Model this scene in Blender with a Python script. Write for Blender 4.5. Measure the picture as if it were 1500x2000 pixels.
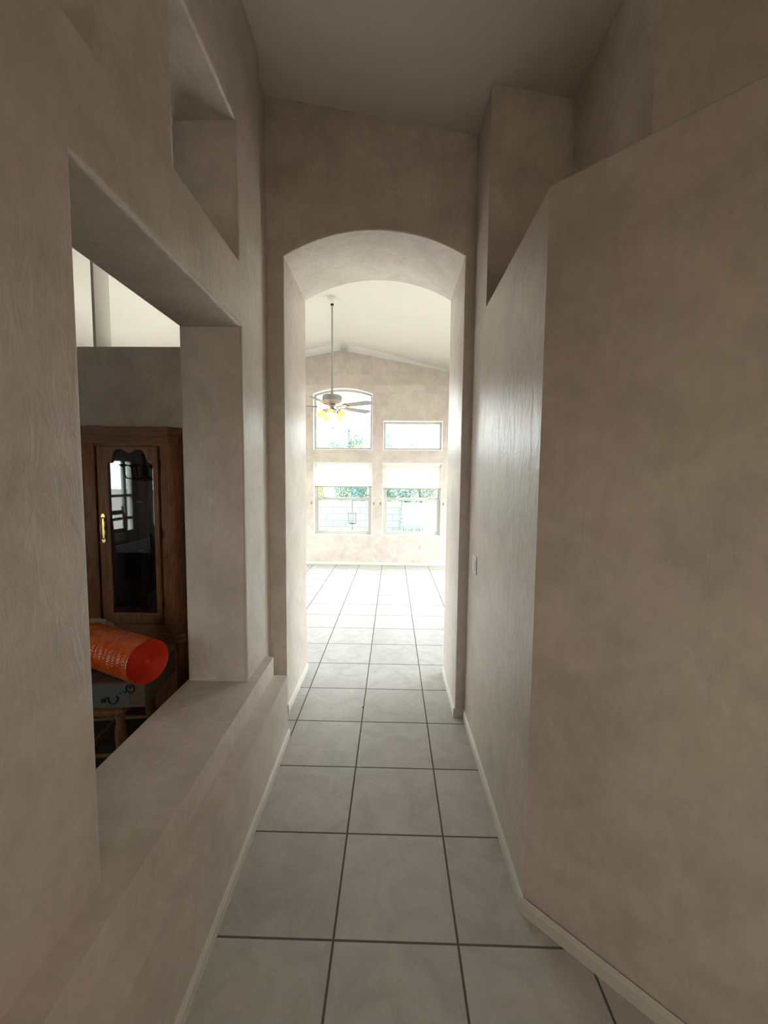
import bpy, bmesh, math, random
from mathutils import Vector, Matrix
PI = math.pi
scn = bpy.context.scene
for o in list(bpy.data.objects):
    bpy.data.objects.remove(o)
C = scn.collection

# ------------------------------------------------------------ camera
EYE = 1.6835
F_PX, PITCH, ROLL, YAW = 800.2, 0.07537, 0.009787, -0.021138
cp, sp, cy, sy = math.cos(PITCH), math.sin(PITCH), math.cos(YAW), math.sin(YAW)
Fw = Vector((sy*cp, cy*cp, -sp)); Rt = Vector((cy, -sy, 0)); Up = Rt.cross(Fw)
cr, sr = math.cos(ROLL), math.sin(ROLL)
R2 = Rt*cr + Up*sr; U2 = -Rt*sr + Up*cr
cam_d = bpy.data.cameras.new('camera'); cam = bpy.data.objects.new('camera', cam_d); C.objects.link(cam)
cam_d.sensor_fit = 'VERTICAL'; cam_d.sensor_height = 36.0; cam_d.lens = F_PX/2000*36.0
cam_d.clip_start = 0.03; cam_d.clip_end = 500
M = Matrix((R2, U2, -Fw)).transposed().to_4x4(); M.translation = Vector((0, 0, EYE))
cam.matrix_world = M
scn.camera = cam

# ------------------------------------------------------------ world and light
SKY = 11.0
w = bpy.data.worlds.new('sky'); scn.world = w; w.use_nodes = True
nt = w.node_tree; nt.nodes.clear()
out = nt.nodes.new('ShaderNodeOutputWorld'); bg = nt.nodes.new('ShaderNodeBackground')
tc = nt.nodes.new('ShaderNodeTexCoord'); sep = nt.nodes.new('ShaderNodeSeparateXYZ')
ramp = nt.nodes.new('ShaderNodeValToRGB')
ramp.color_ramp.elements[0].position = 0.0; ramp.color_ramp.elements[0].color = (0.93, 0.985, 1.0, 1)
ramp.color_ramp.elements[1].position = 0.6; ramp.color_ramp.elements[1].color = (0.86, 0.94, 1.0, 1)
nt.links.new(tc.outputs['Generated'], sep.inputs[0]); nt.links.new(sep.outputs['Z'], ramp.inputs[0])
nt.links.new(ramp.outputs[0], bg.inputs[0]); bg.inputs[1].default_value = SKY
nt.links.new(bg.outputs[0], out.inputs[0])
vs = scn.view_settings
vs.view_transform = 'Standard'; vs.look = 'None'; vs.gamma = 1.0; vs.use_curve_mapping = False
vs.exposure = 0.0

def portal(name, loc, direction, sx, sy_):
    """marks a window opening so the sky light coming through it is sampled well (adds no light of its own)"""
    d = bpy.data.lights.new(name, 'AREA'); d.shape = 'RECTANGLE'; d.size = sx; d.size_y = sy_
    o = bpy.data.objects.new(name, d); C.objects.link(o); o.location = loc
    o.rotation_euler = Vector(direction).to_track_quat('-Z', 'Y').to_euler()
    d.cycles.is_portal = True
    return o
portal('daylight_far', (-1.0, 8.20, 2.05), (0, -1, 0), 4.3, 3.2)
portal('fill_portal_east', (2.36, 5.9, 1.35), (-1, 0, 0), 3.8, 2.7)
portal('fill_portal_west', (-4.42, 5.9, 1.45), (1, 0, 0), 3.8, 2.5)
portal('daylight_dining', (-4.42, -1.35, 1.4), (1, 0, 0), 2.4, 1.4)
portal('fill_portal_foyer', (1.0, -2.66, 1.7), (0, 1, 0), 1.5, 1.5)

# ------------------------------------------------------------ material helpers
def mat(name, col, rough=0.5, metal=0.0, spec=0.5, **kw):
    m = bpy.data.materials.new(name); m.use_nodes = True
    b = m.node_tree.nodes['Principled BSDF']
    b.inputs['Base Color'].default_value = (*col, 1); b.inputs['Roughness'].default_value = rough
    b.inputs['Metallic'].default_value = metal; b.inputs['Specular IOR Level'].default_value = spec
    for k, v in kw.items(): b.inputs[k.replace('_', ' ')].default_value = v
    return m
class NT:
    def __init__(s, m): s.t = m.node_tree; s.b = s.t.nodes['Principled BSDF']
    def n(s, kind, **kw):
        x = s.t.nodes.new('ShaderNode'+kind)
        for k, v in kw.items(): setattr(x, k, v)
        return x
    def l(s, a, b): s.t.links.new(a, b)
    def coord(s, scale=(1, 1, 1)):
        tc = s.n('TexCoord'); mp = s.n('Mapping'); mp.inputs['Scale'].default_value = scale
        s.l(tc.outputs['Object'], mp.inputs[0]); return mp.outputs[0]
    def noise(s, co, scale, detail=4, rough=0.55, dist=0.0):
        x = s.n('TexNoise'); x.inputs['Scale'].default_value = scale; x.inputs['Detail'].default_value = detail
        x.inputs['Roughness'].default_value = rough; x.inputs['Distortion'].default_value = dist
        s.l(co, x.inputs['Vector']); return x.outputs['Fac']
    def ramp(s, fac, stops):
        r = s.n('ValToRGB'); e = r.color_ramp.elements
        while len(e) > len(stops): e.remove(e[-1])
        while len(e) < len(stops): e.new(0.5)
        for i, (p, c) in enumerate(stops): e[i].position = p; e[i].color = (*c, 1)
        s.l(fac, r.inputs[0]); return r.outputs[0]
    def mix(s, fac, a, b, mode='MIX'):
        x = s.n('Mix', data_type='RGBA', blend_type=mode)
        for v, i in ((fac, 0), (a, 6), (b, 7)):
            if isinstance(v, (int, float)): x.inputs[i].default_value = v
            elif isinstance(v, tuple): x.inputs[i].default_value = (*v, 1)
            else: s.l(v, x.inputs[i])
        return x.outputs[2]
    def math(s, op, a, b=None):
        x = s.n('Math', operation=op)
        for i, v in enumerate((a, b)):
            if v is None: continue
            if isinstance(v, (int, float)): x.inputs[i].default_value = v
            else: s.l(v, x.inputs[i])
        return x.outputs[0]
    def bump(s, h, strength=0.3, dist=0.01, prev=None):
        x = s.n('Bump'); x.inputs['Strength'].default_value = strength; x.inputs['Distance'].default_value = dist
        s.l(h, x.inputs['Height'])
        if prev is not None: s.l(prev, x.inputs['Normal'])
        return x.outputs[0]

def make_wall_paint():
    m = mat('faux_finish_wall_paint', (0.6, 0.54, 0.48), 0.42, spec=0.5); g = NT(m); co = g.coord()
    big = g.noise(co, 1.5, 4, 0.6, 0.6); mid = g.noise(co, 4.0, 5, 0.65, 0.4)
    fine = g.noise(g.coord((1, 1, .45)), 34, 3, 0.6, 0.5)
    a = g.ramp(big, [(0.34, (0.67, 0.607, 0.513)), (0.5, (0.68, 0.597, 0.528)), (0.66, (0.695, 0.588, 0.538))])
    b = g.ramp(mid, [(0.35, (0.82, 0.82, 0.81)), (0.62, (1.0, 1.0, 1.0))])
    c = g.mix(1.0, a, b, 'MULTIPLY')
    d = g.ramp(fine, [(0.3, (0.93, 0.925, 0.92)), (0.6, (1, 1, 1))])
    g.l(g.mix(1.0, c, d, 'MULTIPLY'), g.b.inputs['Base Color'])
    r = g.n('MapRange'); r.inputs[3].default_value = 0.27; r.inputs[4].default_value = 0.42
    g.l(mid, r.inputs[0]); g.l(r.outputs[0], g.b.inputs['Roughness'])
    trowel = g.noise(g.coord((1, 1, .35)), 16, 5, 0.62, 1.2)
    n1 = g.bump(trowel, 0.55, 0.007)
    n2 = g.bump(g.noise(co, 140, 2), 0.18, 0.002, n1)
    g.l(n2, g.b.inputs['Normal']); return m
WALL = make_wall_paint()

def make_ceiling_paint():
    m = mat('ceiling_paint', (0.74, 0.70, 0.62), 0.8, spec=0.2); g = NT(m); co = g.coord()
    g.l(g.ramp(g.noise(co, 1.2, 3), [(0.35, (0.73, 0.69, 0.62)), (0.65, (0.76, 0.72, 0.65))]), g.b.inputs['Base Color'])
    g.l(g.bump(g.noise(co, 90, 3), 0.3, 0.004), g.b.inputs['Normal']); return m
CEIL = make_ceiling_paint()

S, X0, Y0 = 0.457, -0.2002, 1.3775
def make_tile():
    m = mat('ceramic_floor_tile', (0.5, 0.47, 0.43), 0.3, spec=0.3); g = NT(m)
    tc = g.n('TexCoord'); sp_ = g.n('SeparateXYZ'); g.l(tc.outputs['Object'], sp_.inputs[0])
    def edge(o, o0):
        u = g.math('DIVIDE', g.math('SUBTRACT', o, o0 - 40*S), S)
        fr = g.math('FRACT', u)
        return g.math('MINIMUM', fr, g.math('SUBTRACT', 1.0, fr)), g.math('FLOOR', u)
    ex, ix = edge(sp_.outputs['X'], X0); ey, iy = edge(sp_.outputs['Y'], Y0)
    e = g.math('MINIMUM', ex, ey)
    mr = g.n('MapRange', interpolation_type='SMOOTHSTEP'); mr.inputs[1].default_value = 0.0065; mr.inputs[2].default_value = 0.012
    g.l(e, mr.inputs[0]); msk = mr.outputs[0]
    cmb = g.n('CombineXYZ'); g.l(ix, cmb.inputs[0]); g.l(iy, cmb.inputs[1])
    wn = g.n('TexWhiteNoise', noise_dimensions='3D'); g.l(cmb.outputs[0], wn.inputs['Vector'])
    off = g.n('VectorMath', operation='MULTIPLY_ADD'); off.inputs[1].default_value = (5, 5, 5)
    g.l(wn.outputs['Color'], off.inputs[0]); g.l(tc.outputs['Object'], off.inputs[2]); co = off.outputs[0]
    n1 = g.noise(co, 6, 6, 0.65, 1.0); n2 = g.noise(co, 4.5, 7, 0.72, 0.5)
    base = g.ramp(n1, [(0.3, (0.40, 0.378, 0.35)), (0.5, (0.465, 0.442, 0.414)), (0.72, (0.53, 0.505, 0.475))])
    vein = g.ramp(n2, [(0.485, (1, 1, 1)), (0.50, (1.12, 1.12, 1.11)), (0.507, (0.90, 0.90, 0.89)), (0.52, (1, 1, 1))])
    c = g.mix(1.0, base, vein, 'MULTIPLY')
    tint = g.n('MapRange'); tint.inputs[3].default_value = 0.94; tint.inputs[4].default_value = 1.04
    g.l(wn.outputs['Value'], tint.inputs[0])
    cc = g.n('CombineXYZ')
    for i in range(3): g.l(tint.outputs[0], cc.inputs[i])
    c = g.mix(1.0, c, cc.outputs[0], 'MULTIPLY')
    g.l(g.mix(msk, (0.115, 0.108, 0.10), c), g.b.inputs['Base Color'])
    rr = g.n('MapRange'); rr.inputs[3].default_value = 0.85; rr.inputs[4].default_value = 0.46
    g.l(msk, rr.inputs[0]); g.l(rr.outputs[0], g.b.inputs['Roughness'])
    nb = g.bump(msk, 0.6, 0.003); nb = g.bump(n2, 0.16, 0.006, nb)
    g.l(nb, g.b.inputs['Normal']); return m
TILE = make_tile()

def make_wood(name, dark, light, rough=0.35, axis='Z', spec=0.5):
    m = mat(name, light, rough, spec=spec); g = NT(m)
    sc = {'Z': (9, 9, .9), 'X': (.9, 9, 9), 'Y': (9, .9, 9)}[axis]
    n = g.noise(g.coord(sc), 5, 6, 0.6, 1.5)
    g.l(g.ramp(n, [(0.3, dark), (0.62, light)]), g.b.inputs['Base Color'])
    g.l(g.bump(n, 0.15, 0.002), g.b.inputs['Normal']); return m
OAK = make_wood('honey_oak', (0.15, 0.055, 0.018), (0.33, 0.135, 0.048), 0.48)
OAKX = make_wood('honey_oak_horizontal', (0.15, 0.055, 0.018), (0.33, 0.135, 0.048), 0.48, 'X')
DARKWOOD = make_wood('dark_stained_wood', (0.03, 0.018, 0.012), (0.07, 0.04, 0.025), 0.4)
CHAIRWOOD = make_wood('chair_wood', (0.17, 0.07, 0.03), (0.32, 0.15, 0.06), 0.4)
TRIM = mat('cream_trim_paint', (0.66, 0.64, 0.56), 0.45)
WHITE = mat('white_window_vinyl', (0.80, 0.80, 0.76), 0.4)
VINYL = mat('tan_window_vinyl', (0.50, 0.49, 0.43), 0.45)
REVEAL = mat('white_window_reveal', (0.85, 0.84, 0.80), 0.6)
BRASS = mat('polished_brass', (0.95, 0.74, 0.30), 0.28, 1.0)
MIRROR = mat('mirror', (0.86, 0.88, 0.87), 0.02, 1.0)
STEEL = mat('brushed_nickel', (0.40, 0.38, 0.37), 0.35, 1.0)
GREYMETAL = mat('grey_fan_housing', (0.42, 0.42, 0.41), 0.4, 0.3)
BLADE = make_wood('fan_blade_laminate', (0.24, 0.225, 0.21), (0.32, 0.30, 0.285), 0.45, 'X')
IRON = mat('black_iron', (0.02, 0.02, 0.022), 0.5, 0.6)
PLASTIC = mat('white_switch_plastic', (0.80, 0.79, 0.75), 0.3)
DARKCLOTH = mat('dark_tablecloth', (0.05, 0.055, 0.065), 0.9)
INK = mat('black_marker_ink', (0.012, 0.012, 0.014), 0.6)

def thin_glass(name, tint=(1, 1, 1), ior=1.45):
    m = bpy.data.materials.new(name); m.use_nodes = True; t = m.node_tree; t.nodes.clear()
    o = t.nodes.new('ShaderNodeOutputMaterial'); mx = t.nodes.new('ShaderNodeMixShader')
    tr = t.nodes.new('ShaderNodeBsdfTransparent'); tr.inputs[0].default_value = (*tint, 1)
    gl = t.nodes.new('ShaderNodeBsdfGlossy'); gl.inputs['Roughness'].default_value = 0.02
    lw = t.nodes.new('ShaderNodeLayerWeight'); lw.inputs['Blend'].default_value = 0.5
    pw = t.nodes.new('ShaderNodeMath'); pw.operation = 'POWER'; pw.inputs[1].default_value = 5.0; t.links.new(lw.outputs['Facing'], pw.inputs[0])
    f0 = ((ior-1)/(ior+1))**2
    ma = t.nodes.new('ShaderNodeMath'); ma.operation = 'MULTIPLY_ADD'; ma.inputs[1].default_value = 1-f0; ma.inputs[2].default_value = f0
    t.links.new(pw.outputs[0], ma.inputs[0]); t.links.new(ma.outputs[0], mx.inputs[0]); t.links.new(tr.outputs[0], mx.inputs[1]); t.links.new(gl.outputs[0], mx.inputs[2])
    t.links.new(mx.outputs[0], o.inputs[0]); return m
GLASS = thin_glass('clear_window_glass', (0.97, 0.985, 0.98))
FILLGLASS = thin_glass('warm_fill_tint_glass', (1.0, 0.92, 0.84))  # tint warms the fill light from the added foyer window
DOORGLASS = thin_glass('reflective_cabinet_glass', (0.9, 0.92, 0.92), 1.8)

def translucent(name, col, fac=0.5, emit=None):
    m = bpy.data.materials.new(name); m.use_nodes = True; t = m.node_tree
    b = t.nodes['Principled BSDF']; b.inputs['Base Color'].default_value = (*col, 1); b.inputs['Roughness'].default_value = 0.8
    o = t.nodes['Material Output']; mx = t.nodes.new('ShaderNodeMixShader'); mx.inputs[0].default_value = fac
    tr = t.nodes.new('ShaderNodeBsdfTranslucent'); tr.inputs[0].default_value = (*col, 1)
    t.links.new(b.outputs[0], mx.inputs[1]); t.links.new(tr.outputs[0], mx.inputs[2]); t.links.new(mx.outputs[0], o.inputs[0])
    if emit: b.inputs['Emission Color'].default_value = (*emit[0], 1); b.inputs['Emission Strength'].default_value = emit[1]
    return m
SHADE_A = translucent('white_cellular_fabric', (0.95, 0.94, 0.89), 0.60)
SHADE_B = translucent('cream_cellular_fabric', (0.90, 0.84, 0.75), 0.45)
AMBER = translucent('lit_amber_glass', (0.93, 0.76, 0.42), 0.5, ((1.0, 0.70, 0.26), 0.40))
RAIL = mat('tan_blind_rail', (0.40, 0.34, 0.26), 0.6)

# ------------------------------------------------------------ geometry helpers
def finish(ob, m, parent=None, smooth=35):
    me = ob.data
    if m is not None:
        me.materials.clear(); me.materials.append(m)
    if smooth:
        for p in me.polygons: p.use_smooth = True
        me.set_sharp_from_angle(angle=math.radians(smooth))
    if parent: ob.parent = parent
    return ob
def obj(name, bm, m, parent=None, smooth=35):
    me = bpy.data.meshes.new(name)
    bmesh.ops.recalc_face_normals(bm, faces=bm.faces)
    bm.to_mesh(me); bm.free()
    o = bpy.data.objects.new(name, me); C.objects.link(o)
    return finish(o, m, parent, smooth)
def empty(name, loc=(0, 0, 0), rz=0):
    o = bpy.data.objects.new(name, None); o.empty_display_size = .1; C.objects.link(o)
    o.location = loc; o.rotation_euler = (0, 0, rz); return o
def tag(o, label, cat, group=None, kind=None):
    o['label'] = label; o['category'] = cat
    if group: o['group'] = group
    if kind: o['kind'] = kind
    return o
def struct(o, label=None, cat=None):
    o['kind'] = 'structure'
    if label: o['label'] = label; o['category'] = cat
    return o
def box(bm, x0, x1, y0, y1, z0, z1, bev=0.0, seg=2, mtx=None):
    t = bmesh.new(); bmesh.ops.create_cube(t, size=1)
    for v in t.verts:
        v.co = Vector(((x0+x1)/2+v.co.x*(x1-x0), (y0+y1)/2+v.co.y*(y1-y0), (z0+z1)/2+v.co.z*(z1-z0)))
    if bev: bmesh.ops.bevel(t, geom=t.edges[:], offset=bev, segments=seg, affect='EDGES', profile=.5)
    if mtx is not None: t.transform(mtx)
    me = bpy.data.meshes.new('t'); t.to_mesh(me); t.free(); bm.from_mesh(me); bpy.data.meshes.remove(me); return bm
def lathe(bm, prof, n=32, mtx=None, cap=True):
    t = bmesh.new(); rings = []
    for r, z in prof:
        rings.append([t.verts.new((r*math.cos(2*PI*i/n), r*math.sin(2*PI*i/n), z)) for i in range(n)])
    for a, b in zip(rings, rings[1:]):
        for i in range(n): t.faces.new((a[i], a[(i+1) % n], b[(i+1) % n], b[i]))
    if cap:
        t.faces.new(rings[0]); t.faces.new(rings[-1])
    if mtx is not None: t.transform(mtx)
    me = bpy.data.meshes.new('t'); t.to_mesh(me); t.free(); bm.from_mesh(me); bpy.data.meshes.remove(me); return bm
def tube(bm, pts, r, n=8):
    pts = [Vector(p) for p in pts]; rings = []
    up = Vector((0, 0, 1)); prev = None
    for i, p_ in enumerate(pts):
        d = (pts[min(i+1, len(pts)-1)]-pts[max(i-1, 0)]).normalized()
        if prev is None:
            a = d.cross(up)
            if a.length < 1e-3: a = d.cross(Vector((1, 0, 0)))
        else: a = prev - d*prev.dot(d)
        a.normalize(); prev = a; b = d.cross(a)
        rr = r[i] if isinstance(r, (list, tuple)) else r
        rings.append([bm.verts.new(p_+(a*math.cos(2*PI*k/n)+b*math.sin(2*PI*k/n))*rr) for k in range(n)])
    for x, y in zip(rings, rings[1:]):
        for k in range(n): bm.faces.new((x[k], x[(k+1) % n], y[(k+1) % n], y[k]))
    bm.faces.new(rings[0]); bm.faces.new(rings[-1]); return bm
def prism(bm, poly, z0, z1):
    a = [bm.verts.new((x, y, z0)) for x, y in poly]; b = [bm.verts.new((x, y, z1)) for x, y in poly]
    bm.faces.new(a); bm.faces.new(b); n = len(poly)
    for i in range(n): bm.faces.new((a[i], a[(i+1) % n], b[(i+1) % n], b[i]))
    return bm
def slab(name, outer, holes, axis, lo, hi, m, bev=0.0, parent=None, res=3, shift=None):
    """plate with holes: outline in the plane across `axis`, bullnosed edges"""
    cu = bpy.data.curves.new(name, 'CURVE'); cu.dimensions = '2D'; cu.fill_mode = 'BOTH'
    for ring in [outer]+list(holes):
        s_ = cu.splines.new('POLY'); s_.points.add(len(ring)-1); s_.use_cyclic_u = True
        for p_, (u, v) in zip(s_.points, ring): p_.co = (u, v, 0, 1)
    half = (hi-lo)/2
    cu.extrude = half-bev; cu.bevel_depth = bev; cu.bevel_resolution = res; cu.offset = -bev
    t = bpy.data.objects.new('tmp', cu); C.objects.link(t)
    dg = bpy.context.evaluated_depsgraph_get(); dg.update()
    me = bpy.data.meshes.new_from_object(t.evaluated_get(dg)); bpy.data.objects.remove(t)
    mid = (lo+hi)/2
    if axis == 'X': mtx = Matrix(((0, 0, 1, mid), (1, 0, 0, 0), (0, 1, 0, 0), (0, 0, 0, 1)))
    elif axis == 'Y': mtx = Matrix(((1, 0, 0, 0), (0, 0, -1, mid), (0, 1, 0, 0), (0, 0, 0, 1)))
    else: mtx = Matrix.Translation((0, 0, mid))
    me.transform(mtx)
    bm = bmesh.new(); bm.from_mesh(me); bpy.data.meshes.remove(me)
    bmesh.ops.remove_doubles(bm, verts=bm.verts, dist=0.0003)
    if shift:
        for v in bm.verts: v.co = shift(v.co)
    return obj(name, bm, m, parent, 35 if bev else 0)
def rect(a, b, c, d): return [(a, c), (b, c), (b, d), (a, d)]
def arch(x0, x1, z0, zs, za, n=28):
    """opening with a segmental arched head"""
    h = za-zs; half = (x1-x0)/2; R = (half*half+h*h)/(2*h); cx = (x0+x1)/2; cz = za-R
    a = math.asin(half/R)
    pts = [(x0, z0), (x1, z0)]
    for i in range(n+1):
        t = a-2*a*i/n; pts.append((cx+R*math.sin(t), cz+R*math.cos(t)))
    return pts
def copy_tree(o, parent=None):
    c = o.copy(); C.objects.link(c)
    if parent: c.parent = parent
    for ch in [x for x in bpy.data.objects if x.parent == o]: copy_tree(ch, c)
    return c

# ------------------------------------------------------------ the house shell
ZR, XR, SL = 4.21, -1.03, 0.19
def zc(x): return ZR-SL*abs(x-XR)
WX0, WX1, FY, BY = -4.4, 2.34, 8.15, -2.6
XL, XLB = -0.81, -1.15      # hall face and dining face of the pass-through wall
XRW = 0.53                  # hall face of the right wall
YA, YB = 2.84, 3.53         # arch wall, near and far face
bm = bmesh.new(); box(bm, WX0-.2, WX1+.2, BY-.2, FY+.2, -.06, 0); struct(obj('floor', bm, TILE))
cl = [(WX0-.25, zc(WX0-.25)), (XR, ZR), (WX1+.25, zc(WX1+.25)), (WX1+.25, zc(WX1+.25)+.3), (XR, ZR+.3), (WX0-.25, zc(WX0-.25)+.3)]
struct(slab('ceiling', cl, [], 'Y', BY-.3, FY+.3, CEIL))
T = 0.05
DIMCARPET = mat('added_dimming_carpet', (.045, .036, .03), .95)
bm = bmesh.new(); box(bm, WX0, XLB, BY, 3.2, 0, .006); struct(obj('floor_dining_dimmer', bm, DIMCARPET))  # unseen dark carpet, added to lower the light in the dining room
# far wall of the great room with gable top
LW = [(-2.97, -1.80), (-1.585, -0.41), (-0.205, 0.972)]
holes = [arch(-1.59, -0.41, 2.29, 3.385, 3.495)]
holes += [rect(-0.205, 0.968, 2.29, 2.868), rect(-2.97, -1.80, 2.29, 2.868)]
holes += [rect(a, b, 0.59, 2.045) for a, b in LW]
fo = [(WX0-.2, -.1), (WX1+.2, -.1), (WX1+.2, zc(WX1+.2)+T), (XR, ZR+T), (WX0-.2, zc(WX0-.2)+T)]
struct(slab('wall_far', fo, holes, 'Y', FY, FY+.2, WALL, 0.006, res=1))
# outer side walls and front wall
dw = [rect(-1.40, -.2, .76, 2.02), rect(-2.5, -1.84, .76, 2.02), rect(4.0, 7.8, .2, 2.7)]
struct(slab('wall_west', rect(BY-.2, FY+.15, -.1, zc(WX0)+.02), dw, 'X', WX0-.2, WX0, WALL))
struct(slab('wall_east', rect(BY-.2, FY+.15, -.1, zc(WX1)+.02), [rect(4.0, 7.8, .1, 2.8)], 'X', WX1, WX1+.2, WALL))
fo2 = [(WX0-.1, -.1), (WX1+.1, -.1), (WX1+.1, zc(WX1)), (XR, ZR+T), (WX0-.1, zc(WX0))]
struct(slab('wall_front', fo2, [rect(.35, 1.6, 1.15, 2.4)], 'Y', BY-.2, BY, WALL))
# left wall: stepped ledge below, pass-through above it, two clerestory openings on top
prof = [(XLB, -.02), (-.668, -.02), (-.668, .425), (-.757, .425), (-.757, .548), (XLB, .548)]
def lean(co):
    k = (2.565-co.y)*0.021*min(1, max(0, (co.x+1.0)/0.2)); return Vector((co.x+k, co.y, co.z))
struct(slab('trim_1', prof, [], 'Y', BY+.02, 2.562, WALL, 0.022, res=4, shift=lean),
       'stepped plaster ledge below the pass-through opening along the hall', 'ledge')
lw_outer = [(BY, .46), (1.07, .46), (1.07, 2.49), (2.217, 2.49), (2.217, .46), (2.575, .46), (2.575, 4.17), (BY, 4.17)]
lw_holes = [rect(1.57, 2.19, 2.825, 3.49), rect(.50, 1.185, 2.825, 3.49)]
struct(slab('wall_left', lw_outer, lw_holes, 'X', XLB, XL, WALL, 0.022, res=5))
bm = bmesh.new(); box(bm, XLB, -.861, 2.45, YA+.1, 0, 4.17); struct(obj('wall_left_return', bm, WALL), 'narrow plaster return between the left wall and the arch', 'wall')
# arch wall
ao = [(XLB, -.02), (XRW+.1, -.02), (XRW+.1, zc(XRW+.1)+T), (XR, ZR+T), (XLB, zc(XLB)+T)]
ah = arch(-.748, .463, .02, 3.175, 3.34)
ao = [(XLB, -.02), (-.748, -.02)] + [ (x, z) for x, z in reversed(ah[2:]) ] + [(.463, -.02), (XRW+.1, -.02), (XRW+.1, zc(XRW+.1)+T), (XR, ZR+T), (XLB, zc(XLB)+T)]
struct(slab('wall_arch', ao, [], 'Y', YA, YB, WALL, 0.010, res=3))
# dining room back wall with plant ledge
struct(slab('wall_dining_back', rect(WX0-.05, XLB+.05, -.02, 2.70), [], 'Y', 3.2, YB, WALL, 0.012))
bm = bmesh.new(); box(bm, -2.355, -2.33, 3.24, 3.42, 2.68, zc(-2.4)+.04, .006); struct(obj('wall_post', bm, CEIL), 'plaster post standing on the high ledge seen through the opening', 'wall')
# right side: low wall with ledge, angled towards the foyer, tall walls behind it
def bev_prism(name, poly, z0, z1, bev, m=WALL):
    return slab(name, poly, [], 'Z', z0, z1, m, bev, res=4)
struct(bev_prism('wall_right', [(XRW, 2.95), (XRW, 1.505), (1.60, .45), (WX1+.05, .45), (WX1+.05, 2.95)], -.03, 2.71, .016))
struct(bev_prism('wall_right_tall', [(XRW+.0015, 2.485), (WX1+.04, 2.485), (WX1+.04, YB), (XRW+.0015, YB)], -.03, 4.05, .02))
struct(bev_prism('wall_right_upper', [(1.0, 2.6), (1.0, 1.74), (1.9, .84), (WX1+.03, .84), (WX1+.03, 2.6)], 2.6, 4.05, .02))
# baseboards
def baseboard(name, p0, p1, h=.062, t=.012):
    a, b = Vector((*p0, 0)), Vector((*p1, 0)); d = (b-a); L = d.length; d.normalize()
    n = Vector((-d.y, d.x, 0)); bm = bmesh.new()
    pr = [(0, 0), (t, 0), (t, h*.72), (t*.72, h*.80), (t*.62, h*.93), (t*.3, h), (0, h)]
    r0 = [bm.verts.new(a+n*u+Vector((0, 0, v))) for u, v in pr]; r1 = [bm.verts.new(b+n*u+Vector((0, 0, v))) for u, v in pr]
    bm.faces.new(r0); bm.faces.new(r1)
    for i in range(len(pr)): bm.faces.new((r0[i], r0[(i+1) % 7], r1[(i+1) % 7], r1[i]))
    return struct(obj(name, bm, TRIM, smooth=0))
baseboard('baseboard_right', (XRW, 1.50), (XRW, YA))
baseboard('baseboard_right_angled', (1.59, .455), (XRW-.004, 1.503))
baseboard('baseboard_arch_right', (.463, YA-.01), (.463, YB))
baseboard('baseboard_arch_right_front', (XRW, YA), (.451, YA))
baseboard('baseboard_arch_left', (-.748, YB), (-.748, YA-.01))
baseboard('baseboard_arch_left_front', (-.736, YA), (-.86, YA))
lb = baseboard('baseboard_left', (-.668, 2.562), (-.668+.021*5.1, BY+.05), h=.06)
baseboard('baseboard_far', (WX1, FY), (WX0, FY), h=.05)

# ------------------------------------------------------------ windows of the far wall
YW = FY+.10
def ring(name, outer, inner, y0, y1, m, parent, bev=.003):
    return slab(name, outer, [inner], 'Y', y0, y1, m, bev, parent, res=1)
wn = [0]
def window_root(label):
    wn[0] += 1; r = empty('window_%d' % wn[0]); r['kind'] = 'structure'; r['label'] = label; r['category'] = 'window'; return r
def inset(pts_fn, d): return pts_fn(d)
def fixed_window(fn, label):
    r = window_root(label)
    ring('reveal_lining', fn(-.001), fn(.012), FY+.004, FY+.19, REVEAL, r)
    ring('frame', fn(.012), fn(.052), YW, YW+.06, VINYL, r)
    slab('pane', fn(.048), [], 'Y', YW+.028, YW+.032, GLASS, 0, r)
fixed_window(lambda d: arch(-1.59+d, -.41-d, 2.29+d, 3.385-d*.55, 3.495-d), 'tall arched window above the left shade in the great room')
fixed_window(lambda d: rect(-.205+d, .968-d, 2.29+d, 2.868-d), 'small rectangular window above the right shade')
fixed_window(lambda d: rect(-2.97+d, -1.80-d, 2.29+d, 2.868-d), 'small rectangular window left of the arched window')
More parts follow.
